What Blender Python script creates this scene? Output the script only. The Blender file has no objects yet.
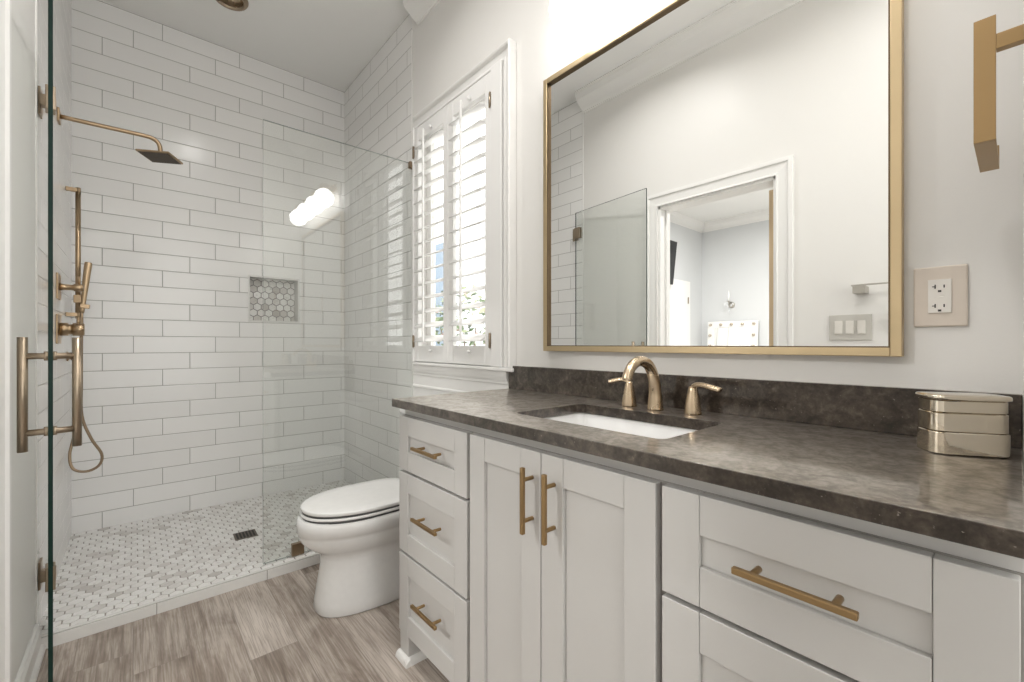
import bpy, bmesh, math, random
from mathutils import Vector, Matrix

random.seed(7)
C = bpy.context.scene.collection
PI = math.pi

# ------------------------------------------------------------------ measures (metres)
XL, XR = -0.265, 1.237          # left / right wall faces
YB = 3.434                      # shower back wall
YN = -0.0055                    # end wall at the near end of the vanity
ZC = 3.05                       # ceiling
ZF = 0.030                      # shower floor
YC = 2.258                      # front of the shower curb
YT = 2.335                      # tile edge on the right wall
YTL = 2.270                     # tile edge on the left wall
XF = 0.680                      # counter front
ZT, ZTB = 0.8936, 0.8658        # counter top / underside
YREAR = -1.15                   # rear of the room behind the camera
YBR = -1.9                      # rear of the bedroom
XBED, YBED = -4.65, 3.417       # bedroom far wall / end wall
WT = 0.12

# ------------------------------------------------------------------ camera, world, exposure
cam_d = bpy.data.cameras.new('camera')
cam = bpy.data.objects.new('camera', cam_d); C.objects.link(cam)
cam.location = (0, 0, 1.0835)
cam.rotation_euler = (PI / 2, 0, -math.radians(40.795))
cam_d.sensor_fit = 'HORIZONTAL'; cam_d.sensor_width = 36
cam_d.lens = 437.25 / 1024 * 36
cam_d.shift_y = 3.22 / 1024
cam_d.clip_start = 0.01
sc = bpy.context.scene
sc.camera = cam
sc.view_settings.view_transform = 'Standard'
sc.view_settings.look = 'None'
sc.view_settings.exposure = 0.6
sc.view_settings.gamma = 1.0
sc.view_settings.use_curve_mapping = False
w = bpy.data.worlds.new('overcast_sky'); sc.world = w; w.use_nodes = True
bg = w.node_tree.nodes['Background']
bg.inputs[0].default_value = (1.0, 0.978, 0.945, 1); bg.inputs[1].default_value = 2.2


def lamp(name, loc, size, power, col=(1, .95, .88), rot=(0, 0, 0), shape='DISK', size_y=None, spread=180):
    d = bpy.data.lights.new(name, 'AREA'); d.shape = shape; d.size = size
    if size_y: d.size_y = size_y
    d.energy = power; d.color = col; d.spread = math.radians(spread)
    o = bpy.data.objects.new(name, d); C.objects.link(o); o.location = loc; o.rotation_euler = rot
    return o


# fill lamps added to brighten both rooms; their unseen fixtures are built further down
DOWN = [(.41, 2.92, 0), (.42, 1.50, 6), (.42, .35, 4), (.42, -.6, 6)]      # the one over the shower is off, the unseen rest added for fill
for x, y, p in DOWN[1:]: lamp('fill_lamp', (x, y, ZC - .022), .13, p, (1, .985, .965), spread=150)
BEDL = [(-2.4, 2.2), (-2.4, .2)]  # unseen ceiling lights, added to brighten the bedroom
for x, y in BEDL: lamp('bedroom_fill_lamp', (x, y, ZC - .085), .34, 60, (1, .985, .96))
# daylight enters through the shuttered window and two unseen windows added for fill
for loc, sx, sy, rot in (((XR + .12, 1.92, 1.68), .80, 1.40, (0, PI / 2, 0)), ((.485, YREAR - .11, 1.575), 1.40, 2.40, (PI / 2, 0, 0)), ((-2.5, YBR - .11, 1.65), 2.2, 1.7, (PI / 2, 0, 0))):
    o = lamp('window_portal', loc, sx, 1, (1, 1, 1), rot, 'RECTANGLE', sy); o.data.cycles.is_portal = True


# ------------------------------------------------------------------ node helpers
class N:
    def __init__(s, name, rough=.5, metal=0., col=(.8, .8, .8), spec=None):
        s.mat = bpy.data.materials.new(name); s.mat.use_nodes = True
        s.t = s.mat.node_tree; s.b = s.t.nodes['Principled BSDF']
        s.b.inputs['Roughness'].default_value = rough
        s.b.inputs['Metallic'].default_value = metal
        s.b.inputs['Base Color'].default_value = (*col, 1)
        if spec is not None: s.b.inputs['Specular IOR Level'].default_value = spec
        s._pos = None

    def n(s, typ, **kw):
        x = s.t.nodes.new(typ)
        for k, v in kw.items(): setattr(x, k, v)
        return x

    def put(s, sock, v):
        if isinstance(v, (int, float)): sock.default_value = v
        elif isinstance(v, tuple): sock.default_value = (*v, 1) if len(v) == 3 and sock.type == 'RGBA' else v
        else: s.t.links.new(v, sock)

    def m(s, op, a, b=None, c=None):
        x = s.n('ShaderNodeMath', operation=op)
        for i, v in enumerate((a, b, c)):
            if v is not None: s.put(x.inputs[i], v)
        return x.outputs[0]

    def pos(s):
        if s._pos is None:
            g = s.n('ShaderNodeNewGeometry'); sp = s.n('ShaderNodeSeparateXYZ')
            s.t.links.new(g.outputs['Position'], sp.inputs[0])
            s._pos = (sp.outputs[0], sp.outputs[1], sp.outputs[2]); s.geo = g
        return s._pos

    def xyz(s, a, b, c):
        x = s.n('ShaderNodeCombineXYZ')
        for i, v in enumerate((a, b, c)): s.put(x.inputs[i], v)
        return x.outputs[0]

    def noise(s, vec, scale, detail=3, rough=.5, dist=0.):
        x = s.n('ShaderNodeTexNoise')
        if vec is not None: s.t.links.new(vec, x.inputs['Vector'])
        x.inputs['Scale'].default_value = scale; x.inputs['Detail'].default_value = detail
        x.inputs['Roughness'].default_value = rough; x.inputs['Distortion'].default_value = dist
        return x.outputs['Fac']

    def white(s, vec):
        x = s.n('ShaderNodeTexWhiteNoise', noise_dimensions='3D'); s.t.links.new(vec, x.inputs['Vector'])
        return x.outputs['Value']

    def ramp(s, fac, stops):
        x = s.n('ShaderNodeValToRGB'); s.put(x.inputs[0], fac)
        e = x.color_ramp.elements
        while len(e) < len(stops): e.new(.5)
        for i, (p, c) in enumerate(stops): e[i].position = p; e[i].color = (*c, 1)
        return x.outputs[0]

    def mix(s, fac, a, b, blend='MIX'):
        x = s.n('ShaderNodeMix', data_type='RGBA', blend_type=blend)
        s.put(x.inputs[0], fac); s.put(x.inputs[6], a); s.put(x.inputs[7], b)
        return x.outputs[2]

    def smooth(s, v, lo, hi):
        x = s.n('ShaderNodeMapRange', interpolation_type='SMOOTHSTEP'); s.put(x.inputs[0], v)
        x.inputs[1].default_value = lo; x.inputs[2].default_value = hi
        return x.outputs[0]

    def bump(s, h, dist=.002, strength=1.):
        x = s.n('ShaderNodeBump'); s.put(x.inputs['Height'], h)
        x.inputs['Distance'].default_value = dist; x.inputs['Strength'].default_value = strength
        s.t.links.new(x.outputs[0], s.b.inputs['Normal'])

    def color(s, v): s.put(s.b.inputs['Base Color'], v)
    def roughness(s, v): s.put(s.b.inputs['Roughness'], v)


def paint(name, col, rough=.45, bump=.0004, scale=260):
    k = N(name, rough, 0, col); p = k.xyz(*k.pos())
    if bump: k.bump(k.noise(p, scale, 2), bump, .35)
    c = k.noise(p, 1.3, 2)
    k.color(k.mix(c, tuple(v * .985 for v in col), tuple(min(1, v * 1.01) for v in col)))
    return k.mat


def subway(name, axis):
    """10 x 40 cm glazed wall tile, every course shifted by a third."""
    k = N(name, .2, 0); X, Y, Z = k.pos()
    TW, TH = .406, .1008
    rz = k.m('DIVIDE', k.m('SUBTRACT', Z, 2.9458), TH)
    row = k.m('FLOOR', rz); fz = k.m('FRACT', k.m('ADD', rz, 100))
    if axis == 'X': u = k.m('SUBTRACT', k.m('DIVIDE', k.m('SUBTRACT', X, XL), TW), .972)
    else: u = k.m('SUBTRACT', k.m('DIVIDE', k.m('SUBTRACT', YB, Y), TW), .22)
    t = k.m('SUBTRACT', u, k.m('DIVIDE', row, 3.0))
    t = k.m('ADD', t, 200.0)
    ft = k.m('FRACT', t)
    dx = k.m('MULTIPLY', k.m('MINIMUM', ft, k.m('SUBTRACT', 1, ft)), TW)
    dz = k.m('MULTIPLY', k.m('MINIMUM', fz, k.m('SUBTRACT', 1, fz)), TH)
    d = k.m('MINIMUM', dx, dz)
    g = k.smooth(d, .0011, .0021)                      # 0 in the grout, 1 on the tile
    idv = k.xyz(k.m('FLOOR', t), row, 3.0)
    rnd = k.white(idv)
    base = k.mix(rnd, (.85, .842, .828), (.89, .882, .868))
    k.color(k.mix(g, (.36, .345, .325), base))
    k.roughness(k.m('SUBTRACT', .75, k.m('MULTIPLY', g, .56)))
    pv = k.xyz(X, Y, Z)
    wav = k.noise(pv, 9, 2)
    tilt = k.m('MULTIPLY', k.m('MULTIPLY', k.m('SUBTRACT', rnd, .5), k.m('SUBTRACT', fz, .5)), .35)
    h = k.m('ADD', k.m('ADD', k.smooth(d, .0008, .0045), k.m('MULTIPLY', wav, .55)), tilt)
    k.bump(h, .0016, .8)
    return k.mat


def wood_floor():
    k = N('plank_floor', .42); X, Y, Z = k.pos()
    PW, PL = .152, 1.22
    rx = k.m('DIVIDE', k.m('ADD', X, .0045), PW); col = k.m('FLOOR', rx); fx = k.m('FRACT', k.m('ADD', rx, 100))
    off = k.white(k.xyz(col, 3.3, 1.7))
    ry = k.m('ADD', k.m('ADD', k.m('DIVIDE', Y, PL), off), 100.0); rowi = k.m('FLOOR', ry); fy = k.m('FRACT', ry)
    dx = k.m('MULTIPLY', k.m('MINIMUM', fx, k.m('SUBTRACT', 1, fx)), PW)
    dy = k.m('MULTIPLY', k.m('MINIMUM', fy, k.m('SUBTRACT', 1, fy)), PL)
    g = k.smooth(k.m('MINIMUM', dx, dy), .0006, .0018)
    idv = k.xyz(col, rowi, 9.0); r = k.white(idv)
    sh = k.m('MULTIPLY', r, 37.0)
    gv = k.xyz(k.m('ADD', k.m('MULTIPLY', X, 20), sh), k.m('ADD', k.m('MULTIPLY', Y, 1.1), sh), sh)
    gr = k.noise(gv, 2.3, 6, .66, .9)
    fine = k.noise(k.xyz(k.m('MULTIPLY', X, 130), k.m('ADD', k.m('MULTIPLY', Y, 3.5), sh), sh), 2.0, 3, .6)
    blot = k.noise(k.xyz(k.m('MULTIPLY', X, 6), k.m('ADD', k.m('MULTIPLY', Y, 2.2), sh), sh), 1.6, 4, .6, .6)
    low = k.noise(k.xyz(k.m('ADD', k.m('MULTIPLY', X, 11), sh), k.m('ADD', k.m('MULTIPLY', Y, .55), sh), sh), 1.5, 2, .5, .3)
    ring = k.m('ADD', k.m('MULTIPLY', k.m('SINE', k.m('MULTIPLY', low, 55.0)), .5), .5)
    tone = k.m('ADD', k.m('ADD', k.m('MULTIPLY', gr, .50), k.m('MULTIPLY', blot, .50)), k.m('MULTIPLY', k.m('SUBTRACT', r, .5), .20))
    tone = k.m('ADD', tone, k.m('MULTIPLY', k.m('SUBTRACT', ring, .5), .055))
    c = k.ramp(tone, [(.30, (.15, .115, .09)), (.42, (.30, .245, .205)), (.51, (.44, .38, .33)), (.66, (.58, .515, .46))])
    c = k.mix(k.m('MULTIPLY', k.smooth(fine, .47, .60), .42), c, (.19, .15, .12))
    k.color(k.mix(g, (.27, .225, .19), c))
    k.roughness(k.m('ADD', .36, k.m('MULTIPLY', fine, .2)))
    k.bump(k.m('ADD', g, k.m('MULTIPLY', fine, .25)), .0012, .6)
    return k.mat


def marble_hex():
    k = N('marble_mosaic', .28); p = k.xyz(*k.pos())
    r = k.geo.outputs['Random Per Island']
    v = k.noise(p, 26, 5, .6, 1.5)
    base = k.ramp(r, [(0., (.52, .49, .46)), (.05, (.63, .60, .57)), (.17, (.745, .725, .70)), (.5, (.81, .80, .775)), (1., (.86, .85, .83))])
    k.color(k.mix(k.m('MULTIPLY', k.smooth(v, .52, .72), .42), base, (.40, .375, .35)))
    return k.mat


def quartz():
    k = N('dark_quartz', .1); p = k.xyz(*k.pos())
    a = k.noise(p, 26, 6, .62, .7); b = k.noise(p, 95, 4, .6); c = k.noise(p, 230, 2, .5)
    t = k.m('ADD', k.m('ADD', k.m('MULTIPLY', a, .6), k.m('MULTIPLY', b, .32)), k.m('MULTIPLY', c, .08))
    col = k.ramp(t, [(.36, (.012, .009, .007)), (.46, (.030, .023, .018)), (.55, (.058, .045, .035)), (.68, (.125, .10, .082))])
    k.color(k.mix(k.smooth(c, .70, .78), col, (.22, .19, .165)))
    # polished stone: matt dark body under a clear gloss that strengthens towards grazing view
    k.b.inputs['Roughness'].default_value = 1.; k.b.inputs['Specular IOR Level'].default_value = 0.
    tt = k.t; g = k.n('ShaderNodeNewGeometry'); dot = k.n('ShaderNodeVectorMath', operation='DOT_PRODUCT')
    tt.links.new(g.outputs['Normal'], dot.inputs[0]); tt.links.new(g.outputs['Incoming'], dot.inputs[1])
    f = k.m('POWER', k.m('SUBTRACT', 1, k.m('ABSOLUTE', dot.outputs['Value'])), 2.2)
    f = k.m('ADD', .035, k.m('MULTIPLY', f, k.m('ADD', .70, k.m('MULTIPLY', k.smooth(t, .38, .62), .40))))
    gl = k.n('ShaderNodeBsdfGlossy'); gl.inputs[0].default_value = (1, .97, .93, 1); k.put(gl.inputs['Roughness'], k.m('ADD', .04, k.m('MULTIPLY', b, .08)))
    g2 = k.n('ShaderNodeBsdfGlossy'); g2.inputs[0].default_value = (1, .95, .89, 1); g2.inputs['Roughness'].default_value = .34
    m2 = k.n('ShaderNodeMixShader'); m2.inputs[0].default_value = .45; tt.links.new(gl.outputs[0], m2.inputs[1]); tt.links.new(g2.outputs[0], m2.inputs[2])
    mx = k.n('ShaderNodeMixShader'); tt.links.new(f, mx.inputs[0]); tt.links.new(k.b.outputs[0], mx.inputs[1]); tt.links.new(m2.outputs[0], mx.inputs[2])
    tt.links.new(mx.outputs[0], tt.nodes['Material Output'].inputs[0])
    return k.mat


def metal(name, col, rough, brush=0., wob=0.):
    k = N(name, rough, 1., col); X, Y, Z = k.pos(); p = k.xyz(X, Y, Z)
    v = k.noise(p, 14, 1, .5)
    k.color(k.mix(v, tuple(c * .93 for c in col), tuple(min(1, c * 1.06) for c in col)))
    k.roughness(k.m('ADD', rough - .05, k.m('MULTIPLY', v, .1)))
    if brush: k.bump(k.noise(p, brush, 2), .0006, .25)
    if wob: k.bump(k.noise(p, wob, 3), .0025, .5)
    return k.mat


def pane(name, tint, refl=1.0):
    """clear glass sheet: Schlick reflection over straight transmission"""
    k = N(name); t = k.t
    g = k.n('ShaderNodeNewGeometry'); dot = k.n('ShaderNodeVectorMath', operation='DOT_PRODUCT')
    t.links.new(g.outputs['Normal'], dot.inputs[0]); t.links.new(g.outputs['Incoming'], dot.inputs[1])
    c = k.m('ABSOLUTE', dot.outputs['Value'])
    f = k.m('POWER', k.m('SUBTRACT', 1, c), 5.0)
    f = k.m('MULTIPLY', k.m('ADD', .043, k.m('MULTIPLY', f, .957)), refl)
    tr = k.n('ShaderNodeBsdfTransparent'); tr.inputs[0].default_value = (*tint, 1)
    gl = k.n('ShaderNodeBsdfGlossy'); gl.inputs['Roughness'].default_value = 0.; gl.inputs[0].default_value = (1, 1, 1, 1)
    mx = k.n('ShaderNodeMixShader'); t.links.new(f, mx.inputs[0]); t.links.new(tr.outputs[0], mx.inputs[1]); t.links.new(gl.outputs[0], mx.inputs[2])
    t.nodes.remove(k.b); t.links.new(mx.outputs[0], t.nodes['Material Output'].inputs[0])
    return k.mat


def glow(name, col, power):
    k = N(name, .3, 0, (.9, .9, .88))
    k.b.inputs['Emission Color'].default_value = (*col, 1); k.b.inputs['Emission Strength'].default_value = power
    return k.mat


def flat(name, col, rough=.5, metal=0.):
    k = N(name, rough, metal, col); p = k.xyz(*k.pos()); v = k.noise(p, 40, 2)
    k.color(k.mix(v, tuple(c * .96 for c in col), tuple(min(1, c * 1.03) for c in col)))
    return k.mat


M = dict(
    wall=paint('wall_paint', (.765, .75, .725)),
    ceil=paint('ceiling_paint', (.92, .915, .895), .6),
    trim=paint('trim_paint', (.83, .82, .80), .3, 0),
    shutter=paint('shutter_paint', (.84, .83, .815), .35, 0),
    cab=paint('cabinet_paint', (.555, .545, .53), .36, 0),
    bed=paint('bedroom_paint', (.63, .64, .645), .5),
    carpet=paint('bedroom_floor', (.45, .42, .38), .8),
    tileX=subway('subway_tile_back', 'X'), tileY=subway('subway_tile_side', 'Y'),
    white_tile=flat('curb_tile', (.78, .77, .745), .25),
    floor=wood_floor(), hex=marble_hex(), grout=flat('floor_grout', (.37, .34, .31), .8), nichegrout=flat('niche_grout', (.27, .255, .24), .8),
    quartz=quartz(),
    brass=metal('champagne_bronze', (.60, .475, .335), .27), shower=metal('bronze_brass', (.43, .315, .20), .30),
    frame=metal('brushed_gold', (.62, .49, .305), .36, 300),
    bronze=metal('warm_bronze', (.33, .245, .165), .32, 300), steel=metal('satin_steel', (.50, .475, .43), .32), seat_shade=flat('dark_gap_shade', (.09, .09, .09), .7),
    pull=metal('antique_brass', (.37, .25, .125), .36),
    nickel=metal('brushed_bronze', (.36, .29, .215), .34, 300),
    lip_shade=metal('dark_lip_shade', (.16, .115, .07), .4), darkm=metal('dark_nozzle', (.15, .125, .10), .4),
    silver=metal('hammered_silver', (.74, .67, .56), .08, 0, 14),
    porcelain=flat('porcelain', (.84, .835, .825), .07), seat=flat('seat_plastic', (.86, .855, .84), .18),
    glass=pane('shower_glass', (.975, .985, .978), 1.35), wglass=pane('window_glass', (.97, .98, .98)),
    gedge=N('glass_edge', .35, 0, (.005, .020, .015), .15).mat,
    mirror=N('mirror_silver', 0., 1., (.93, .935, .925)).mat,
    globe=glow('opal_globe', (1, .985, .96), 6.0), lens=glow('lamp_lens', (1, .97, .92), 1.2), bulb=glow('marquee_bulb', (1, .93, .8), .5),
    cream=flat('cream_plate', (.66, .585, .51), .3), ivory=flat('ivory_plastic', (.75, .72, .67), .28), grayp=flat('grey_plate', (.55, .53, .49), .3),
    black=flat('black_plastic', (.012, .012, .013), .3), slot=flat('dark_slot', (.02, .018, .016), .6),
    tan=flat('tan_door_edge', (.60, .45, .28), .5), gap=flat('cabinet_inside', (.30, .285, .265), .6),
    crystal=flat('crystal_drop', (.75, .76, .78), .1), leaf=None, ground=flat('pale_concrete', (.55, .54, .52), .9),
    stucco=flat('pale_stucco', (.80, .82, .85), .9), slate=flat('blue_grey_siding', (.20, .26, .33), .7), bark=flat('bark', (.14, .09, .06), .8),
)
kl = N('shrub_leaf', .5); kl.pos(); kl.color(kl.ramp(kl.geo.outputs['Random Per Island'], [(0, (.03, .06, .02)), (.5, (.10, .16, .06)), (.85, (.30, .34, .20)), (1, (.55, .35, .34))]))
M['leaf'] = kl.mat


# ------------------------------------------------------------------ mesh helpers
class B:
    """collects shapes in world coordinates and links them as ONE mesh object"""
    def __init__(s): s.bm = bmesh.new()

    def _tag(s, before, mi, sm):
        s.bm.faces.ensure_lookup_table()
        for f in s.bm.faces[before:]: f.material_index = mi; f.smooth = sm

    def box(s, x0, x1, y0, y1, z0, z1, mi=0, rot=None):
        n = len(s.bm.faces)
        v = [s.bm.verts.new((x, y, z)) for x in (x0, x1) for y in (y0, y1) for z in (z0, z1)]
        for q in ((0, 1, 3, 2), (4, 6, 7, 5), (0, 4, 5, 1), (2, 3, 7, 6), (0, 2, 6, 4), (1, 5, 7, 3)):
            s.bm.faces.new([v[i] for i in q])
        if rot:
            piv, ang, ax = rot
            bmesh.ops.rotate(s.bm, verts=v, cent=piv, matrix=Matrix.Rotation(ang, 3, ax))
        s._tag(n, mi, False); return s

    def prism(s, poly, fn, a, b, mi=0, sm=False):
        """poly of 2-D points swept from a to b; fn(p, q, t) -> xyz"""
        n = len(s.bm.faces)
        A = [s.bm.verts.new(fn(p, q, a)) for p, q in poly]; D = [s.bm.verts.new(fn(p, q, b)) for p, q in poly]
        k = len(poly)
        for i in range(k): s.bm.faces.new((A[i], A[(i + 1) % k], D[(i + 1) % k], D[i]))
        s._tag(n, mi, sm); n2 = len(s.bm.faces)
        s.bm.faces.new(A[::-1]); s.bm.faces.new(D); s._tag(n2, mi, False); return s

    def loft(s, rings, mi=0, sm=True, cap=True, closed=False):
        n = len(s.bm.faces)
        R = [[s.bm.verts.new(p) for p in r] for r in rings]; k = len(rings[0])
        pairs = list(zip(R, R[1:])) + ([(R[-1], R[0])] if closed else [])
        for P, Q in pairs:
            for i in range(k): s.bm.faces.new((P[i], P[(i + 1) % k], Q[(i + 1) % k], Q[i]))
        s._tag(n, mi, sm)
        if cap and not closed:
            n2 = len(s.bm.faces); s.bm.faces.new(R[0][::-1]); s.bm.faces.new(R[-1]); s._tag(n2, mi, sm)
        return s

    def tube(s, path, r, k=16, mi=0, sq=1.0, sub=0, sm=True):
        """round (or flattened, sq) bar along a path; r number or list"""
        P = [Vector(p) for p in path]; rr = list(r) if isinstance(r, (list, tuple)) else [r] * len(P)
        if sub:
            Q, q2 = [], []
            for i in range(len(P) - 1):
                p0, p1, p2, p3 = P[max(i - 1, 0)], P[i], P[i + 1], P[min(i + 2, len(P) - 1)]
                for j in range(sub):
                    t = j / sub
                    Q.append(.5 * ((2 * p1) + (p2 - p0) * t + (2 * p0 - 5 * p1 + 4 * p2 - p3) * t * t + (3 * p1 - p0 - 3 * p2 + p3) * t ** 3))
                    q2.append(rr[i] * (1 - t) + rr[i + 1] * t)
            Q.append(P[-1]); q2.append(rr[-1]); P, rr = Q, q2
        up = None; rings = []
        for i, p in enumerate(P):
            d = (P[min(i + 1, len(P) - 1)] - P[max(i - 1, 0)]).normalized()
            if up is None:
                up = Vector((0, 0, 1)) if abs(d.z) < .9 else Vector((0, 1, 0))
            a = d.cross(up).normalized(); up = a.cross(d).normalized()
            rings.append([p + a * (rr[i] * math.cos(2 * PI * j / k)) + up * (rr[i] * sq * math.sin(2 * PI * j / k)) for j in range(k)])
        return s.loft(rings, mi, sm)

    def lathe(s, prof, c, axis='Z', k=28, mi=0, sm=True):
        """prof: (radius, height) pairs around axis through c"""
        rings = []
        for r, h in prof:
            r = max(r, 1e-5); ring = []
            for j in range(k):
                a, b = r * math.cos(2 * PI * j / k), r * math.sin(2 * PI * j / k)
                ring.append({'Z': (c[0] + a, c[1] + b, c[2] + h), 'X': (c[0] + h, c[1] + a, c[2] + b), 'Y': (c[0] + b, c[1] + h, c[2] + a)}[axis])
            rings.append(ring)
        return s.loft(rings, mi, sm)

    def hole_slab(s, outer, inner, z0, z1, mi=0):
        n = len(s.bm.faces); lay = []
        for z in (z0, z1):
            O = [s.bm.verts.new((x, y, z)) for x, y in outer]; I = [s.bm.verts.new((x, y, z)) for x, y in inner]
            E = [s.bm.edges.new((L[i], L[(i + 1) % len(L)])) for L in (O, I) for i in range(len(L))]
            bmesh.ops.triangle_fill(s.bm, use_beauty=True, use_dissolve=False, edges=E); lay.append((O, I))
        for q in (0, 1):
            P, Q = lay[0][q], lay[1][q]
            for i in range(len(P)): s.bm.faces.new((P[i], P[(i + 1) % len(P)], Q[(i + 1) % len(P)], Q[i]))
        s._tag(n, mi, False); return s

    def build(s, name, mats, parent=None, base=None, bevel=0, seg=2, fix=True):
        if fix: bmesh.ops.recalc_face_normals(s.bm, faces=s.bm.faces[:])
        me = bpy.data.meshes.new(name)
        if base is None and parent is None:
            vs = [v.co for v in s.bm.verts]
            base = Vector(((min(v.x for v in vs) + max(v.x for v in vs)) / 2, (min(v.y for v in vs) + max(v.y for v in vs)) / 2, min(v.z for v in vs)))
        if parent is not None:
            org = Vector((0, 0, 0)); q = parent
            while q is not None: org = org + q.location; q = q.parent
        else: org = Vector(base)
        for v in s.bm.verts: v.co -= org
        s.bm.to_mesh(me); s.bm.free()
        o = bpy.data.objects.new(name, me); C.objects.link(o)
        for m_ in (mats if isinstance(mats, (list, tuple)) else [mats]): me.materials.append(m_)
        if parent is not None: o.parent = parent
        else: o.location = org
        if bevel:
            b = o.modifiers.new('bevel', 'BEVEL'); b.width = bevel; b.segments = seg; b.limit_method = 'ANGLE'; b.angle_limit = math.radians(40)
            b.harden_normals = False
        return o


def struct(o): o['kind'] = 'structure'; return o


def tag(o, label, cat, group=None):
    o['label'] = label; o['category'] = cat
    if group: o['group'] = group
    return o


def thing(name, loc, label, cat, group=None):
    o = bpy.data.objects.new(name, None); C.objects.link(o); o.location = loc; o.empty_display_size = .05
    return tag(o, label, cat, group)


def rrect(x0, x1, y0, y1, r, k=6):
    out = []
    for cx, cy, a0 in ((x1 - r, y1 - r, 0), (x0 + r, y1 - r, PI / 2), (x0 + r, y0 + r, PI), (x1 - r, y0 + r, 1.5 * PI)):
        for j in range(k + 1):
            a = a0 + PI / 2 * j / k; out.append((cx + r * math.cos(a), cy + r * math.sin(a)))
    return out


# ================================================================== SETTING
b = B(); b.box(XL - .02, XR + .02, YREAR - .1, YC, -.06, 0); struct(b.build('floor', M['floor']))
b = B(); b.box(XL - .12, XR + .12, YREAR - .1, YB + .12, ZC, ZC + .1); struct(b.build('ceiling', M['ceil']))

# right wall with the window opening (plaster part)
WY0, WY1, WZ0, WZ1 = 1.535, 2.275, 1.0, 2.318
b = B()
b.box(XR, XR + WT, YREAR, WY0, 0, ZC).box(XR, XR + WT, WY0, WY1, 0, WZ0).box(XR, XR + WT, WY0, WY1, WZ1, ZC).box(XR, XR + WT, WY1, YT, 0, ZC)
struct(b.build('wall_right', M['wall']))
# left wall with the doorway
DY0, DY1, DZ = 0.880, 1.604, 2.018
b = B()
b.box(XL - WT, XL, YREAR, DY0, 0, ZC).box(XL - WT, XL, DY0, DY1, DZ, ZC).box(XL - WT, XL, DY1, YTL, 0, ZC)
struct(b.build('wall_left', M['wall']))
# end wall beside the vanity, camera stands in the opening next to it
b = B(); b.box(.72, XR, YN - .1, YN, 0, ZC); struct(b.build('wall_end', M['wall']))
# rear wall behind the camera, its unseen window added for fill light
b = B(); y0, y1 = YREAR - .1, YREAR
b.box(XL, -.2, y0, y1, 0, ZC).box(1.17, XR, y0, y1, 0, ZC).box(-.2, 1.17, y0, y1, 0, .4).box(-.2, 1.17, y0, y1, 2.75, ZC)
struct(b.build('wall_rear', M['wall']))
# shower walls
NX0, NX1, NZ0, NZ1, ND = .585, .912, 1.237, 1.558, .09
b = B()
b.box(XL - WT, NX0, YB, YB + .12, 0, ZC).box(NX1, XR + WT, YB, YB + .12, 0, ZC).box(NX0, NX1, YB, YB + .12, 0, NZ0).box(NX0, NX1, YB, YB + .12, NZ1, ZC)
struct(b.build('wall_back', M['tileX']))
b = B(); b.box(XL - WT, XL, YTL, YB, 0, ZC); struct(b.build('wall_shower_left', M['tileY']))
b = B(); b.box(XR, XR + WT, YT, YB, 0, ZC); struct(b.build('wall_shower_right', M['tileY']))
# metal edge strips where the tile stops
b = B(); b.box(XR - .004, XR + .002, YT - .009, YT + .002, 0, ZC - .12); struct(b.build('trim_1', M['trim']))
b = B(); b.box(XL - .002, XL + .004, YTL - .009, YTL + .002, .06, ZC - .12); struct(b.build('trim_2', M['trim']))
# niche lining
b = B(); t = .012
b.box(NX0, NX1, YB + ND, YB + ND + .01, NZ0, NZ1, 1)
b.box(NX0, NX0 + t, YB - .003, YB + ND, NZ0, NZ1).box(NX1 - t, NX1, YB - .003, YB + ND, NZ0, NZ1)
b.box(NX0 + t, NX1 - t, YB - .003, YB + ND, NZ0, NZ0 + t).box(NX0 + t, NX1 - t, YB - .003, YB + ND, NZ1 - t, NZ1)
niche = struct(b.build('wall_niche', [M['white_tile'], M['nichegrout']], bevel=.002))


def hexes(bm_b, fn, u0, u1, v0, v1, pitch, gap, lift):
    """pointy-top hexagon tiles over a rectangle, clipped at its sides"""
    R = pitch / math.sqrt(3); r1 = (pitch - gap) / math.sqrt(3); r2 = r1 - .0012
    rows = int((v1 - v0) / (1.5 * R)) + 2; cols = int((u1 - u0) / pitch) + 2
    bm = bm_b.bm
    for j in range(-1, rows):
        for i in range(-1, cols):
            cu = u0 + (i + .5 * (j % 2) + .25) * pitch; cv = v0 + (j + .35) * 1.5 * R
            A = [bm.verts.new((cu + r1 * math.sin(PI / 3 * q), cv + r1 * math.cos(PI / 3 * q), 0)) for q in range(6)]
            T = [bm.verts.new((cu + r2 * math.sin(PI / 3 * q), cv + r2 * math.cos(PI / 3 * q), lift)) for q in range(6)]
            for q in range(6): bm.faces.new((A[q], A[(q + 1) % 6], T[(q + 1) % 6], T[q]))
            bm.faces.new(T)
    for co, no in (((u0, 0, 0), (-1, 0, 0)), ((u1, 0, 0), (1, 0, 0)), ((0, v0, 0), (0, -1, 0)), ((0, v1, 0), (0, 1, 0))):
        bmesh.ops.bisect_plane(bm, geom=bm.verts[:] + bm.edges[:] + bm.faces[:], dist=1e-6, plane_co=co, plane_no=no, clear_outer=True)
    bmesh.ops.recalc_face_normals(bm, faces=bm.faces[:])
    if sum(f.normal.z for f in bm.faces) < 0: bmesh.ops.reverse_faces(bm, faces=bm.faces[:])
    for v in bm.verts: v.co = Vector(fn(v.co.x, v.co.y, v.co.z))
    bmesh.ops.recalc_face_normals(bm, faces=bm.faces[:])


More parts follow.
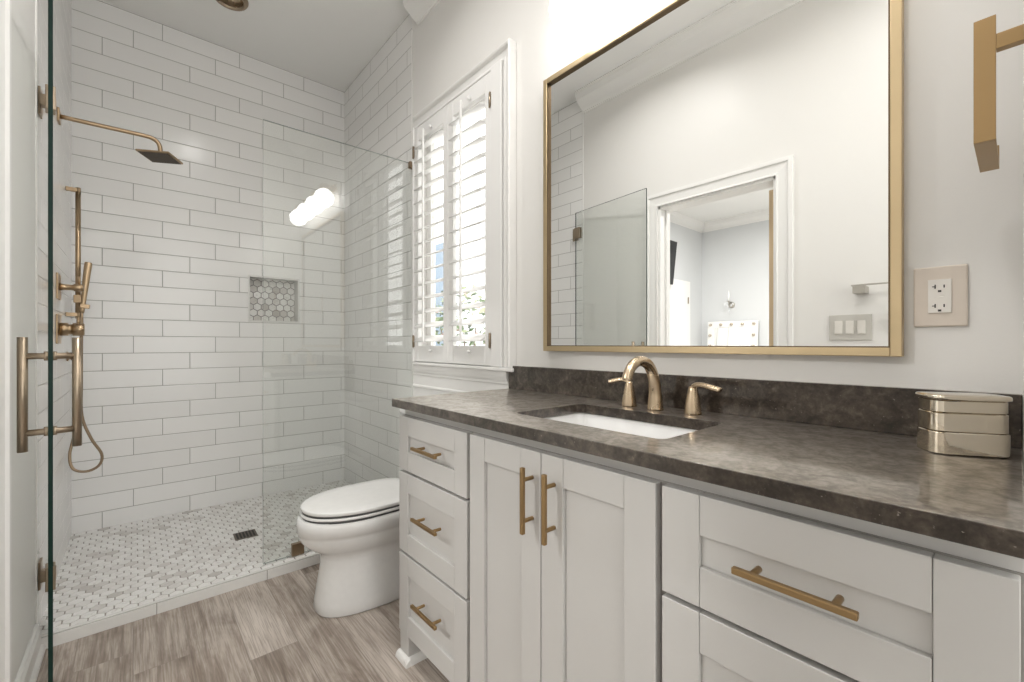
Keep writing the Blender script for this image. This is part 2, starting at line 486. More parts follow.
b = B(); hexes(b, lambda u, v, h: (u, YB + ND - h, v), NX0 + t, NX1 - t, NZ0 + t, NZ1 - t, .0485, .0045, .002)
o = b.build('tile_mosaic', M['hex'], niche, fix=False)
def slope(y): return ZF + .0185 * max(0., min(1., 1 - (y - YC - .08) / .40))      # the floor falls from the curb to the drain
b = B(); b.prism([(YC + .0125, -.06), (YC + .0125, slope(YC) - .0022), (YC + .08, slope(YC) - .0022), (YC + .48, ZF - .0022), (YB, ZF - .0022), (YB, -.06)], lambda p, q, t: (t, p, q), XL, XR); sf = struct(b.build('floor_shower', M['grout']))
b = B(); hexes(b, lambda u, v, h: (u, v, slope(v) - .0022 + h), XL, XR, YC + .0145, YB, .048, .0046, .0022)
o = b.build('tile_mosaic', M['hex'], sf, fix=False)
# curb: front face of long tiles with a narrow white trim on top
b = B()
xs = [XL, .067, .462, .857, XR]
for x0, x1 in zip(xs, xs[1:]): b.box(x0 + .0012, x1 - .0012, YC, YC + .012, 0.0, .043)
b.box(XL, XR, YC + .003, YC + .012, 0, .0435, 1); b.box(XL, XR, YC + .001, YC + .014, .0448, .0505)
struct(b.build('trim_curb', [M['white_tile'], M['grout']], bevel=.0015))

# crown moulding on both painted walls
crown = [(0, -.130), (.010, -.130), (.012, -.120), (.022, -.114), (.045, -.100), (.070, -.080), (.090, -.062), (.094, -.046), (.100, -.030), (.104, -.014), (.114, -.012), (.114, 0), (0, 0)]
b = B(); b.prism(crown, lambda p, q, t: (XR - p, t, ZC + q), YN, 2.262); struct(b.build('trim_3', M['trim']))
b = B(); b.prism(crown, lambda p, q, t: (XL + p, t, ZC + q), YREAR, YTL - .01); struct(b.build('trim_4', M['trim']))
base = [(0, 0), (.026, 0), (.026, .012), (.021, .02), (.015, .024), (.015, .078), (.010, .088), (.010, .096), (.004, .1), (0, .1)]
b = B(); b.prism(base, lambda p, q, t: (XL + p, t, q), 1.685, YC - .001); struct(b.build('baseboard_left', M['trim']))
b = B(); b.prism(base, lambda p, q, t: (XL + p, t, q), YREAR, .80); struct(b.build('baseboard_left_near', M['trim']))
b = B(); b.prism(base, lambda p, q, t: (XR - p, t, q), 1.44, YC - .001); struct(b.build('baseboard_right', M['trim']))

# doorway casing to the bedroom (bathroom side) and jambs
cas = [(0, 0), (.086, 0), (.086, .026), (.064, .026), (.060, .018), (.012, .014), (.008, .018), (0, .018)]   # (out from opening, proud)


def casing(name, side, face, y0, y1, z1, prof, mat, z0=0, legs=(1, 1)):
    b = B(); W = prof[1][0]
    fx = lambda p: face + side * p
    rings = []
    path = []
    if legs[0]: path.append((y0, z0, -1, 0))
    path += [(y0, z1, -1, 1), (y1, z1, 1, 1)]
    if legs[1]: path.append((y1, z0, 1, 0))
    for yy, zz, sy, sz in path:
        if not legs[0] and yy == y0: sy = 0
        if not legs[1] and yy == y1: sy = 0
        rings.append([(fx(q), yy + sy * p, zz + sz * p) for p, q in prof])
    b.loft(rings, sm=False)
    return b


d1 = casing('door_1', 1, XL, DY0, DY1, DZ, cas, M['trim']).build('door_1', M['trim'], bevel=.0015); struct(d1)
b = B(); b.box(XL - WT - .004, XL + .002, DY1 - .016, DY1, 0, DZ).box(XL - WT - .004, XL + .002, DY0, DY0 + .016, 0, DZ).box(XL - WT - .004, XL + .002, DY0, DY1, DZ - .016, DZ)
b.box(XL - WT + .03, XL - WT + .06, DY1 - .028, DY1 - .016, 0, DZ - .016)
b.build('door_jamb', M['trim'], d1, bevel=.002)
b = casing('x', -1, XL - WT, DY0, DY1, DZ, cas, M['trim']); b.build('door_casing', M['trim'], d1, bevel=.0015)

# ---- bedroom beyond the doorway
XW = XL - WT
b = B(); b.box(XBED, XW, YBR - .1, YBED, -.06, 0); struct(b.build('floor_bedroom', M['carpet']))
b = B(); b.box(XBED - .1, XW, YBR - .1, YBED + .1, ZC, ZC + .1); struct(b.build('ceiling_bedroom', M['ceil']))
b = B(); b.box(XBED - .1, XBED, YBR, YBED, 0, ZC); struct(b.build('wall_bedroom_far', M['bed']))
b = B(); b.box(XBED - .1, XW - .01, YBED, YBED + .1, 0, ZC); struct(b.build('wall_bedroom_end', M['bed']))
b = B(); b.box(XW - .012, XW, YBR, DY0 - .03, 0, ZC).box(XW - .012, XW, DY1 + .03, YBED, 0, ZC).box(XW - .012, XW, DY0 - .03, DY1 + .03, DZ + .03, ZC); struct(b.build('wall_bedroom_near', M['bed']))
b = B(); y0, y1 = YBR - .1, YBR
b.box(XBED, -3.6, y0, y1, 0, ZC).box(-1.4, XW, y0, y1, 0, ZC).box(-3.6, -1.4, y0, y1, 0, .8).box(-3.6, -1.4, y0, y1, 2.5, ZC); struct(b.build('wall_bedroom_rear', M['bed']))
b = B(); b.prism(crown, lambda p, q, t: (XBED + p, t, ZC + q), YBR, YBED); b.prism(crown, lambda p, q, t: (t, YBED - p, ZC + q), XBED, XW - .02); struct(b.build('trim_5', M['trim']))
# unseen fill windows, added behind the camera and in the bedroom (glass and frames)
for nm, x0, x1, z0, z1, yr in (('fill_window_rear', -.2, 1.17, .4, 2.75, YREAR), ('fill_window_bedroom', -3.6, -1.4, .8, 2.5, YBR)):
    b = B(); f = .06; ym = yr - .06
    b.box(x0, x0 + f, ym - .03, ym + .03, z0, z1).box(x1 - f, x1, ym - .03, ym + .03, z0, z1).box(x0 + f, x1 - f, ym - .03, ym + .03, z0, z0 + f).box(x0 + f, x1 - f, ym - .03, ym + .03, z1 - f, z1)
    b.box(x0 + f, x1 - f, ym - .02, ym + .02, (z0 + z1) / 2 - .02, (z0 + z1) / 2 + .02)
    wi = struct(b.build(nm, M['trim'])); g = B(); g.box(x0 + f, x1 - f, ym - .004, ym + .004, z0 + f, z1 - f); g.build('pane', M['wglass'], wi)

# ---- window_1: casing, liner, stool, apron, glass
wcas = [(0, 0), (.060, 0), (.060, .036), (.054, .041), (.045, .037), (.040, .024), (.012, .019), (.007, .023), (0, .023)]
CY0, CZ1 = 1.465, 2.320                     # inner edge of the casing
b = B()
rings = [[(XR - q, CY0 - p, .982) for p, q in wcas], [(XR - q, CY0 - p, CZ1 + p) for p, q in wcas], [(XR - q, YT - .012 - 1.75 * q, CZ1 + p) for p, q in wcas]]
b.loft(rings, sm=False)
b.box(XR - .006, XR, YT - .040, YT - .012, .982, CZ1)                       # thin strip against the tile
w1 = struct(b.build('window_1', M['trim'], bevel=.002))
ye = lambda q: YT - .012 - 1.75 * q
b = B(); q = .036
b.prism([(XR + .06, CY0 - .068), (XR + .06, YT - .012), (XR, YT - .012), (XR - q, ye(q)), (XR - q, CY0 - .068)], lambda p, q_, t: (p, q_, t), .966, .982); b.build('window_sill', M['trim'], w1, bevel=.004)
ap = [(0, .70), (.010, .70), (.010, .835), (.016, .840), (.016, .848), (.010, .854), (.010, .905), (.015, .911), (.015, .920), (.021, .930), (.025, .945), (.025, .966), (0, .966)]
b = B(); b.loft([[(XR - p, 1.445, z) for p, z in ap], [(XR - p, ye(p), z) for p, z in ap]], sm=False); b.build('window_apron', M['trim'], w1)
b = B(); xa, xb = XR + .065, XR + .095; f = .045
b.box(xa, xb, WY0, WY0 + f, WZ0, WZ1).box(xa, xb, WY1 - f, WY1, WZ0, WZ1).box(xa, xb, WY0 + f, WY1 - f, WZ0, WZ0 + f).box(xa, xb, WY0 + f, WY1 - f, WZ1 - f, WZ1)
b.build('window_frame', M['trim'], w1)
b = B(); b.box(xa + .012, xa + .018, WY0 + f, WY1 - f, WZ0 + f, WZ1 - f); b.build('pane', M['wglass'], w1)

# plantation shutters: two hinged panels in a frame
XS0, XS1 = 1.212, 1.236            # shutter panel thickness
b = B(); sy0, sy1, sz0, sz1 = 1.470, 2.276, .983, 2.326
b.box(XS0 - .006, XR - .001, sy0, sy0 + .077, sz0, sz1).box(XS0 - .006, XR - .001, sy1 - .012, sy1, sz0, sz1).box(XS0 - .002, XR - .001, sy0 + .077, sy1 - .012, sz1 - .012, sz1)
b.build('shutter_frame', M['shutter'], w1, bevel=.004)


def shutter(y0, y1, label, hinge_y):
    z0, z1 = .986, 2.312; st, tr, br = .044, .080, .090
    r = thing('plantation_shutter', ((XS0 + XS1) / 2, (y0 + y1) / 2, z0), label, 'shutter', 'plantation shutters on the window')
    b = B()
    b.box(XS0, XS1, y0, y0 + st, z0, z1).box(XS0, XS1, y1 - st, y1, z0, z1).box(XS0 + .001, XS1 - .001, y0 + st, y1 - st, z0, z0 + br).box(XS0 + .001, XS1 - .001, y0 + st, y1 - st, z1 - tr, z1)
    b.build('shutter_panel', M['shutter'], r, bevel=.003)
    n = 15; zl0, zl1 = z0 + br, z1 - tr; p = (zl1 - zl0) / n
    first = None; tilt = math.radians(-23); xm = (XS0 + XS1) / 2
    for i in range(n):
        zc = zl0 + p * (i + .5)
        if first is None:
            b = B(); prof = []
            for j in range(16):
                a = 2 * PI * j / 16; u = .0435 * math.cos(a); v = .0058 * math.sin(a)
                prof.append((u * math.cos(tilt) + v * math.sin(tilt), -u * math.sin(tilt) + v * math.cos(tilt)))
            b.prism(prof, lambda p_, q_, t_: (xm + p_, t_, zc + q_), y0 + st + .002, y1 - st - .002, sm=True)
            first = b.build('louver', M['shutter'], r); z_first = zc
        else:
            c = first.copy(); C.objects.link(c); c.parent = r; c.location = (0, 0, zc - z_first)
    b = B(); ym = (y0 + y1) / 2 + .01; xr = xm - .0475
    b.box(xr - .006, xr + .004, ym - .006, ym + .006, zl0 + .02, zl1 + .012)
    b.build('tilt_rod', M['shutter'], r, bevel=.002)
    for zz in (z0 + br - .028, z1 - tr + .022):
        b = B(); b.lathe([(.005, 0), (.005, -.006), (.008, -.009), (.009, -.015), (.006, -.019), (.0, -.02)], (XS0, (y0 + y1) / 2 - .02, zz), 'X', 12)
        b.build('knob', M['shutter'], r)
    for zz in (1.10, 2.18):
        b = B(); b.tube([(XS0 - .006, hinge_y, zz - .035), (XS0 - .006, hinge_y, zz + .035)], .0042, 10)
        b.box(XS0 - .006, XS0 - .003, hinge_y - .010, hinge_y + .010, zz - .032, zz + .032)
        b.build('hinge', M['nickel'], r)


shutter(1.550, 1.9045, 'white louvred shutter panel, the one nearer the mirror, with foliage showing through', 1.550)
shutter(1.9075, 2.2635, 'white louvred shutter panel, the one beside the shower tile', 2.2635)

# ---- outside the window
b = B(); b.box(1.45, 16, -6, 16, -.45, -.35); struct(b.build('ground_outside', M['ground']))
b = B(); b.box(7.2, 7.6, 9.9, 16, -.35, 5.4); b.box(7.15, 7.2, 11.5, 12.05, -.35, 4.2, 1); b.box(7.05, 7.7, 9.8, 16, 5.4, 5.6)
o = b.build('neighbouring_house', [M['stucco'], M['slate']]); tag(o, 'pale house wall with a blue grey strip seen outside through the shutters', 'house')
SX, SY = 3.6, 5.1
sh = thing('garden_shrub', (SX, SY, -.35), 'green leafy shrub outside the window behind the louvres', 'shrub')
b = B()
for i in range(1500):
    a, u = random.uniform(0, 2 * PI), random.uniform(-1, 1); r = random.uniform(.5, 1.) ** .5
    p = Vector((SX + .8 * r * math.cos(a) * math.sqrt(1 - u * u), SY + .85 * r * math.sin(a) * math.sqrt(1 - u * u), .85 + 1.1 * r * u))
    ax = Vector((random.gauss(0, 1), random.gauss(0, 1), random.gauss(0, 1))).normalized(); bx = ax.orthogonal().normalized()
    L, W_ = random.uniform(.05, .09), random.uniform(.02, .035)
    vs = [b.bm.verts.new(p + ax * L), b.bm.verts.new(p + bx * W_), b.bm.verts.new(p - ax * L), b.bm.verts.new(p - bx * W_)]
    b.bm.faces.new(vs)
b.build('foliage', M['leaf'], sh, fix=False)
b = B()
for i in range(6):
    a = i * PI / 3; b.tube([(SX, SY, -.35), (SX + .2 * math.cos(a), SY + .2 * math.sin(a), .4), (SX + .4 * math.cos(a), SY + .5 * math.sin(a), 1.3)], [.03, .02, .008], 8)
b.build('stem', M['bark'], sh)

# ================================================================== VANITY
van = thing('vanity_cabinet', (.95, .70, 0), 'long pale grey shaker vanity cabinet under the dark countertop', 'vanity')
CX = .720                                   # face of the cabinet box, fronts stand 2 cm proud
VY0, VY1 = YN + .001, 1.412
b = B()
b.box(CX, XR - .002, VY0, VY1, .090, .12).box(CX + .016, XR - .002, VY1 - .016, VY1, .12, ZTB - .002).box(XR - .014, XR - .002, VY0, VY1 - .016, .12, ZTB - .002)
b.box(CX + .016, XR - .014, VY0, VY0 + .016, .12, ZTB - .002)
b.box(CX, CX + .016, VY0, VY1, .838, ZTB - .002)                                  # top rail under the counter
b.box(CX, CX + .016, VY0, VY1, .12, .838, 1)                                      # face behind the fronts
b.box(CX + .06, CX + .078, VY0, VY1 - .02, 0, .09)                                # toe kick
b.box(CX + .06, XR - .03, VY1 - .04, VY1 - .02, 0, .09)
b.build('cabinet_body', [M['cab'], M['gap']], van, bevel=.0012)


def front(name, y0, y1, z0, z1, st, rl, x=.700):
    b = B(); xb = CX - .0005
    b.box(x, xb, y0, y0 + st, z0, z1).box(x, xb, y1 - st, y1, z0, z1)
    b.box(x + .0006, xb, y0 + st + .0006, y1 - st - .0006, z0, z0 + rl).box(x + .0006, xb, y0 + st + .0006, y1 - st - .0006, z1 - rl, z1)
    b.box(x + .009, xb, y0 + st, y1 - st, z0 + rl, z1 - rl)
    return b.build(name, M['cab'], van, bevel=.0014)


def pull(par, yc, zc, L, vertical, name='drawer_pull'):
    xo = .668; b = B(); h = L / 2
    if vertical:
        b.box(xo - .005, xo + .005, yc - .005, yc + .005, zc - h, zc + h)
        for s in (-1, 1): b.tube([(xo, yc, zc + s * h * .62), (.701, yc, zc + s * h * .62)], [.0048, .0048], 12)
    else:
        b.box(xo - .005, xo + .005, yc - h, yc + h, zc - .005, zc + .005)
        for s in (-1, 1): b.tube([(xo, yc + s * h * .66, zc), (.701, yc + s * h * .66, zc)], [.0048, .0048], 12)
    b.build(name, M['pull'], par, bevel=.0018)


for y0, y1, yp, st in ((1.005, 1.414, 1.191, .0615), (-.0015, .409, .202, .0665)):
    for z0, z1, zp in ((.652, .836, .751), (.372, .643, .525), (.092, .363, .249)):
        dr = front('drawer', y0, y1, z0, z1, st, .066); pull(dr, yp, zp, .149, False)
for y0, y1, yp in ((.7125, .990, .738), (.4215, .7095, .668)):
    dr = front('door', y0, y1, .092, .836, .066, .064); pull(dr, yp, .727, .152, True, 'door_handle')
# foot at the far front corner with a quarter-round shoe
b = B(); b.box(.703, .76, 1.352, 1.412, 0, .0895); b.build('leg', M['cab'], van, bevel=.0015)
b = B(); q = [(0, 0)] + [(.018 * math.cos(a * PI / 12), .022 * math.sin(a * PI / 12)) for a in range(7)]
b.prism(q, lambda p, z, t: (.703 - p, t, z), 1.334, 1.414); b.prism(q, lambda p, z, t: (t, 1.352 - p, z), .685, .785)
b.build('shoe_moulding', M['trim'], van)

# ---- countertop with sink cut-out and backsplash
ct = thing('countertop', (.95, .7, ZTB), 'dark brown grey quartz countertop with polished top and backsplash', 'countertop')
SX0, SX1, SY0, SY1 = .795, 1.078, .463, .914
cut = rrect(SX0, SX1, SY0, SY1, .022)
b = B(); b.hole_slab([(XF, YN + .001), (XR - .001, YN + .001), (XR - .001, 1.432), (XF, 1.432)], cut, ZTB, ZT); b.build('counter_slab', M['quartz'], ct, bevel=.0015)
ct['label'] = 'dark brown grey quartz countertop with polished top on the vanity'
b = B(); b.box(XR - .021, XR - .001, YN + .001, 1.432, ZT + .0003, .9917); tag(b.build('backsplash', M['quartz'], bevel=.001), 'long low dark quartz backsplash on the wall under the mirror', 'backsplash')

# ---- undermount sink
sk = thing('undermount_sink', (.93, .695, .72), 'white rectangular undermount sink below the countertop cut-out', 'sink')
b = B(); rings = []
for z, g, r in ((ZTB - .001, .020, .03), (ZTB - .014, .020, .03), (.80, .016, .035), (.728, -.006, .045), (.716, -.03, .05)):
    rings.append([(x, y, z) for x, y in rrect(SX0 - g, SX1 + g, SY0 - g, SY1 + g, r)])
for z, g, r in ((.728, -.05, .05), (.732, -.024, .05), (.745, -.006, .045), (.80, .002, .035), (ZTB - .004, .004, .028), (ZTB - .001, .006, .028)):
    rings.append([(x, y, z) for x, y in rrect(SX0 - g, SX1 + g, SY0 - g, SY1 + g, r)])
b.loft(rings, closed=True); 
fl = [(x, y, .728) for x, y in rrect(SX0 + .05, SX1 - .05, SY0 + .05, SY1 - .05, .05)]
b.bm.faces.new([b.bm.verts.new(p) for p in fl])
b.build('basin', M['porcelain'], sk)
b = B(); b.lathe([(.0, .729), (.026, .729), (.028, .732), (.024, .7345), (.016, .733), (0, .7335)], (.93, .695, 0)); b.build('drain', M['brass'], sk)

# ---- widespread faucet
fa = thing('faucet', (1.135, .682, ZT), 'champagne bronze widespread faucet with arched spout and two levers', 'faucet')
b = B()
b.tube([(1.143, .688, ZT), (1.143, .688, ZT + .028), (1.141, .688, .950), (1.133, .688, .988), (1.108, .688, 1.023), (1.068, .688, 1.037), (1.032, .688, 1.028), (1.009, .688, 1.005), (1.002, .688, .988)],
       [.0228, .0205, .0176, .0158, .0150, .0142, .0138, .0134, .0132], 20, sub=5)
b.build('spout', M['brass'], fa)
for yb, s, ln in ((.580, -1, 1.10), (.783, 1, .78)):
    b = B()
    b.lathe([(.0225, 0), (.0222, .004), (.0205, .02), (.0172, .042), (.0138, .060), (.0118, .070), (.0098, .075)], (1.152, yb, ZT), 'Z', 24)
    b.tube([(1.152, yb, .956), (1.152, yb + s * .001, .966), (1.149, yb + s * .010, .9735), (1.143, yb + s * .030 * ln, .9745), (1.135, yb + s * .055 * ln, .9705), (1.129, yb + s * .076 * ln, .9665)],
           [.0118, .0116, .0104, .0096, .0094, .0092], 18, sq=.62, sub=5)
    b.build('faucet_handle', M['brass'], fa)

# ---- silver box on the counter
bx = thing('trinket_box', (1.115, .085, ZT), 'hammered silver lidded box on the countertop by the end wall', 'box')
ang = math.atan2(.091, -.055)
def boxring(g, z):
    out = []
    for x, y in rrect(-.053 - g, .053 + g, -.034 - g, .034 + g, .020 + g * .5, 6):
        # local x runs along the front face, local y to the back
        ux, uy = .517, -.856; vx, vy = .856, .517
        out.append((1.101 + ux * x + vx * y, .066 + uy * x + vy * y, z))
    return out
def tier(name, z0, z1, g, par):
    b = B(); b.loft([boxring(g - .0015, z0), boxring(g, z0 + .0015), boxring(g, z1 - .0015), boxring(g - .0015, z1)])
    o = b.build(name, M['silver'], par)
    m = o.modifiers.new('edge', 'EDGE_SPLIT'); m.split_angle = math.radians(40)
    return o
tier('box_base', ZT + .0005, .9325, .0015, bx); tier('box_tier', .9330, .9655, 0, bx); tier('box_tier', .9660, .9870, -.0005, bx)
b = B(); b.loft([boxring(.001, .9875), boxring(.0035, .9885), boxring(.0035, .9935), boxring(.002, .9955), boxring(-.02, .9962)]); b.build('box_lid', M['silver'], bx)

# ================================================================== ON THE VANITY WALL
MY0, MY1, MZ0, MZ1 = .1585, 1.213, 1.0572, 2.1118
mi = thing('wall_mirror', (XR, .686, MZ0), 'large square mirror in a thin brushed gold frame above the vanity', 'mirror')
b = B(); f = .0190; x0, x1 = 1.207, XR - .001
b.box(x0, x1, MY0, MY0 + f, MZ0, MZ1).box(x0, x1, MY1 - f, MY1, MZ0, MZ1).box(x0, x1, MY0 + f, MY1 - f, MZ0, MZ0 + f).box(x0, x1, MY0 + f, MY1 - f, MZ1 - f, MZ1)
b.build('mirror_frame', M['frame'], mi, bevel=.0015)
b = B(); e = .003; ya, yb, za, zb = MY0 + f, MY1 - f, MZ0 + f, MZ1 - f
b.box(1.2085, 1.222, ya, ya + e, za, zb).box(1.2085, 1.222, yb - e, yb, za, zb).box(1.2085, 1.222, ya + e, yb - e, za, za + e).box(1.2085, 1.222, ya + e, yb - e, zb - e, zb)
b.build('inner_lip_shade', M['lip_shade'], mi)  # dark strips put the shade of the frame's inner edge into colour
b = B(); b.box(1.219, 1.226, MY0 + f + .0002, MY1 - f - .0002, MZ0 + f + .0002, MZ1 - f - .0002); b.build('mirror_glass', M['mirror'], mi)

vl = thing('vanity_light', (XR, .645, 2.16), 'four globe brass vanity light above the mirror', 'wall lamp')
b = B(); b.box(XR - .020, XR - .001, .27, 1.035, 2.328, 2.376); b.build('backplate', M['brass'], vl, bevel=.003)
first = None
for y in (1.012, .774, .536, .298):
    if first is None:
        b = B(); b.tube([(XR - .02, y, 2.352), (1.165, y, 2.352), (1.148, y, 2.348), (1.143, y, 2.336)], [.009] * 4, 14); b.lathe([(.010, .112), (.030, .108), (.032, .078), (.030, .062)], (1.143, y, 2.250), 'Z', 24)
        a1 = b.build('socket', M['brass'], vl)
        b = B(); b.lathe([(.0745 * math.sin(PI * i / 24), -.0745 * math.cos(PI * i / 24)) for i in range(25)], (1.143, y, 2.250), 'Z', 32); g1 = b.build('globe', M['globe'], vl)
        first = y
    else:
        for s_ in (a1, g1):
            c = s_.copy(); C.objects.link(c); c.parent = vl; c.location = (0, y - first, 0)

ou = thing('outlet', (XR, .104, 1.12), 'beige wall plate with a white double socket right of the mirror', 'outlet')
b = B(); b.box(XR - .007, XR - .0005, .0645, .1435, 1.119, 1.241); b.build('cover_plate', M['cream'], ou, bevel=.003)
b = B(); b.box(XR - .0095, XR - .006, .087, .121, 1.147, 1.214); b.box(XR - .0098, XR - .009, .0968, .111, 1.176, 1.1795).box(XR - .0098, XR - .009, .0968, .111, 1.1815, 1.185)
b.build('receptacle', M['ivory'], ou, bevel=.0008)
for zc in (1.161, 1.200):
    for ya, yb, za, zb in ((.1095, .1115, -.004, .004), (.0965, .0985, -.003, .003), (.1015, .1065, -.0115, -.0075)):
        b = B(); b.box(XR - .0100, XR - .009, ya, yb, zc + za, zc + zb)
        if ya == .1095: b.box(XR - .0100, XR - .009, .1115, .1150, zc - .0008, zc + .0008)
        b.build('socket_slot', M['slot'], ou)

tr = thing('towel_ring', (1.0, YN, 1.55), 'open square brass towel ring on the end wall above the counter', 'towel ring')
b = B(); s0, s1 = .0226, .0465
b.box(1.0, 1.006, s0, s1, 1.3985, 1.590).box(1.006, 1.170, s0, s1, 1.3985, 1.4045).box(1.170, 1.176, s0, s1, 1.3985, 1.44)
b.build('ring_bar', M['pull'], tr, bevel=.0006)
b = B(); b.box(1.0005, 1.016, YN, s0, 1.537, 1.560); b.build('post', M['pull'], tr, bevel=.0006)

# ================================================================== LEFT WALL
sw = thing('light_switch', (XL, .548, 1.104), 'grey plate with three white rocker switches on the wall by the doorway', 'light switch')
b = B(); b.box(XL + .0005, XL + .007, .4635, .635, 1.104, 1.231); b.build('cover_plate', M['grayp'], sw, bevel=.002)
for i in range(3):
    yc = .549 + (i - 1) * .046; b = B(); b.box(XL + .006, XL + .011, yc - .0165, yc + .0165, 1.134, 1.201); b.box(XL + .010, XL + .013, yc - .0145, yc + .0145, 1.137, 1.168); b.build('rocker_switch', M['ivory'], sw, bevel=.001)
tb = thing('towel_bar', (XL, .2, 1.33), 'flat nickel towel bar on the wall above the light switch', 'towel bar')
b = B(); b.box(XL + .060, XL + .084, -.08, .530, 1.364, 1.370); b.build('bar', M['steel'], tb, bevel=.001)
for y in (-.04, .476):
    b = B(); b.box(XL + .0005, XL + .084, y, y + .048, 1.328, 1.3638); b.build('post', M['steel'], tb, bevel=.001)

# ================================================================== TOILET
TY = 1.860
to = thing('toilet', (.85, TY, 0), 'white skirted elongated toilet with closed lid between vanity and shower', 'toilet')
def egg(xf, xb, hw, z, k=40, pf=2.0, pb=2.6, mid=.52):
    """closed outline: pointed-round front (-X), squarer back"""
    xm = xf + (xb - xf) * mid; out = []
    for j in range(k):
        a = 2 * PI * j / k; c, s_ = math.cos(a), math.sin(a)
        p = pb if c > 0 else pf
        cx = math.copysign(abs(c) ** (2 / p), c); sy = math.copysign(abs(s_) ** (2 / p), s_)
        out.append((xm + (cx * (xb - xm) if c > 0 else cx * (xm - xf)), TY + hw * sy, z))
    return out
b = B()
lev = [(.0, .556, 1.19, .139, 2.7), (.006, .552, 1.19, .142, 2.7), (.04, .556, 1.19, .139, 2.7), (.10, .565, 1.19, .132, 2.6), (.16, .574, 1.19, .126, 2.5), (.208, .580, 1.185, .125, 2.4), (.226, .578, 1.18, .127, 2.35),
       (.238, .568, 1.17, .132, 2.3), (.252, .546, 1.16, .143, 2.25), (.270, .521, 1.14, .157, 2.2), (.292, .502, 1.12, .168, 2.1), (.316, .492, 1.10, .174, 2.1), (.330, .490, 1.10, .176, 2.1), (.3315, .487, 1.10, .179, 2.1), (.365, .486, 1.10, .180, 2.1), (.380, .488, 1.10, .178, 2.1), (.387, .495, 1.09, .171, 2.1)]
b.loft([egg(xf, xb, hw, z, 48, pf, 3.0) for z, xf, xb, hw, pf in lev]); b.build('bowl', M['porcelain'], to)
def slab(name, xf, xb, hw, z0, z1, mat, dome=0, e=.005):
    b = B(); R = [egg(xf + e, xb - e, hw - e, z0, 48, 2.1, 4), egg(xf, xb, hw, z0 + e * .8, 48, 2.1, 4), egg(xf, xb, hw, z1 - e, 48, 2.1, 4), egg(xf + e * .4, xb - e * .4, hw - e * .4, z1 - e * .3, 48, 2.1, 4), egg(xf + e * 1.4, xb - e * 1.4, hw - e * 1.4, z1, 48, 2.1, 4)]
    for t_ in (.3, .6, .85): R.append(egg(xf + (hw * t_), xb - hw * t_, hw * (1 - t_), z1 + dome * (1 - (1 - t_) ** 2), 48, 2.1, 4))
    b.loft(R); return b.build(name, mat, to)
slab('toilet_seat', .500, .990, .175, .3955, .4060, M['seat'], 0, .003); slab('toilet_lid', .502, .990, .1755, .4145, .4300, M['seat'], .004, .004)
for z0, z1, g in ((.386, .397, .007), (.405, .416, .007)):  # dark rings added in the seat and lid gaps to stand for shade
    b = B(); b.loft([egg(.500 + g, .98, .175 - g, z0, 48, 2.1, 4), egg(.500 + g, .98, .175 - g, z1, 48, 2.1, 4)]); b.build('gap_shade', M['seat_shade'], to)
b = B(); b.tube([(.978, TY - .09, .412), (.978, TY + .09, .412)], .010, 12); b.build('seat_hinge', M['seat'], to)
b = B(); R = [[(x, y, z) for x, y in rrect(1.02 - g, XR - .006, TY - .205 - g, TY + .205 + g, .035)] for z, g in ((.39, -.03), (.43, -.01), (.50, 0), (.735, .002))]
b.loft(R); b.build('tank', M['porcelain'], to)
b = B(); b.loft([[(x, y, z) for x, y in rrect(1.012 - g, XR - .004, TY - .213 - g, TY + .213 + g, .035)] for z, g in ((.7355, -.004), (.741, 0), (.760, 0), (.768, -.006))]); b.build('tank_lid', M['porcelain'], to)
b = B(); b.lathe([(.0, .0), (.02, 0), (.02, .004), (.0, .005)], (1.12, TY, .768)); b.build('flush_button', M['nickel'], to)

# ================================================================== SHOWER
fg = thing('glass_panel', (.845, 2.316, .052), 'fixed clear glass shower panel standing on the curb against the right wall', 'shower screen')
GY0, GY1, GX0, GZ1 = 2.312, 2.320, .456, 2.138
b = B()
b.box(GX0, XR - .002, GY0, GY1, .0525, GZ1)
for f_ in b.bm.faces:
    n = f_.normal if f_.normal.length else None
b.bm.normal_update()
for f_ in b.bm.faces:
    if abs(f_.normal.y) < .5: f_.material_index = 1
b.build('pane', [M['glass'], N('clear_edge', .15, 0, (.30, .34, .32)).mat], fg)
b = B(); b.box(.579, .634, GY0 - .009, GY1 + .009, .0512, .108); b.build('clip', M['bronze'], fg, bevel=.002)
b = B(); b.box(XR - .030, XR - .0005, GY0 - .008, GY1 + .008, 2.108, 2.146); b.build('clip', M['bronze'], fg, bevel=.002)

# hinged door swung open into the room along the left wall
A = Vector((-.1644, 1.633, 0)); D = Vector((-.1002, .995, 0)).normalized(); Nn = Vector((D.y, -D.x, 0))
sd = thing('shower_door', (A.x, A.y, .075), 'frameless clear glass shower door standing open beside the left wall', 'shower door')
b = B(); L = .684
def dp(s_, o_, z): return tuple(A + D * s_ + Nn * o_ + Vector((0, 0, z)))
def dbox(b, s0, s1, o0, o1, z0, z1, mi=0):
    n = len(b.bm.faces); v = [b.bm.verts.new(dp(s_, o_, z)) for s_ in (s0, s1) for o_ in (o0, o1) for z in (z0, z1)]
    for q in ((0, 1, 3, 2), (4, 6, 7, 5), (0, 4, 5, 1), (2, 3, 7, 6), (0, 2, 6, 4), (1, 5, 7, 3)): b.bm.faces.new([v[i] for i in q])
    b._tag(n, mi, False)
dbox(b, 0, L, -.0045, .0045, .075, 2.132)
bmesh.ops.recalc_face_normals(b.bm, faces=b.bm.faces[:]); b.bm.normal_update()
for f_ in b.bm.faces:
    if abs(f_.normal.dot(Nn)) < .5: f_.material_index = 1
b.build('pane', [M['glass'], M['gedge']], sd)
b = B()
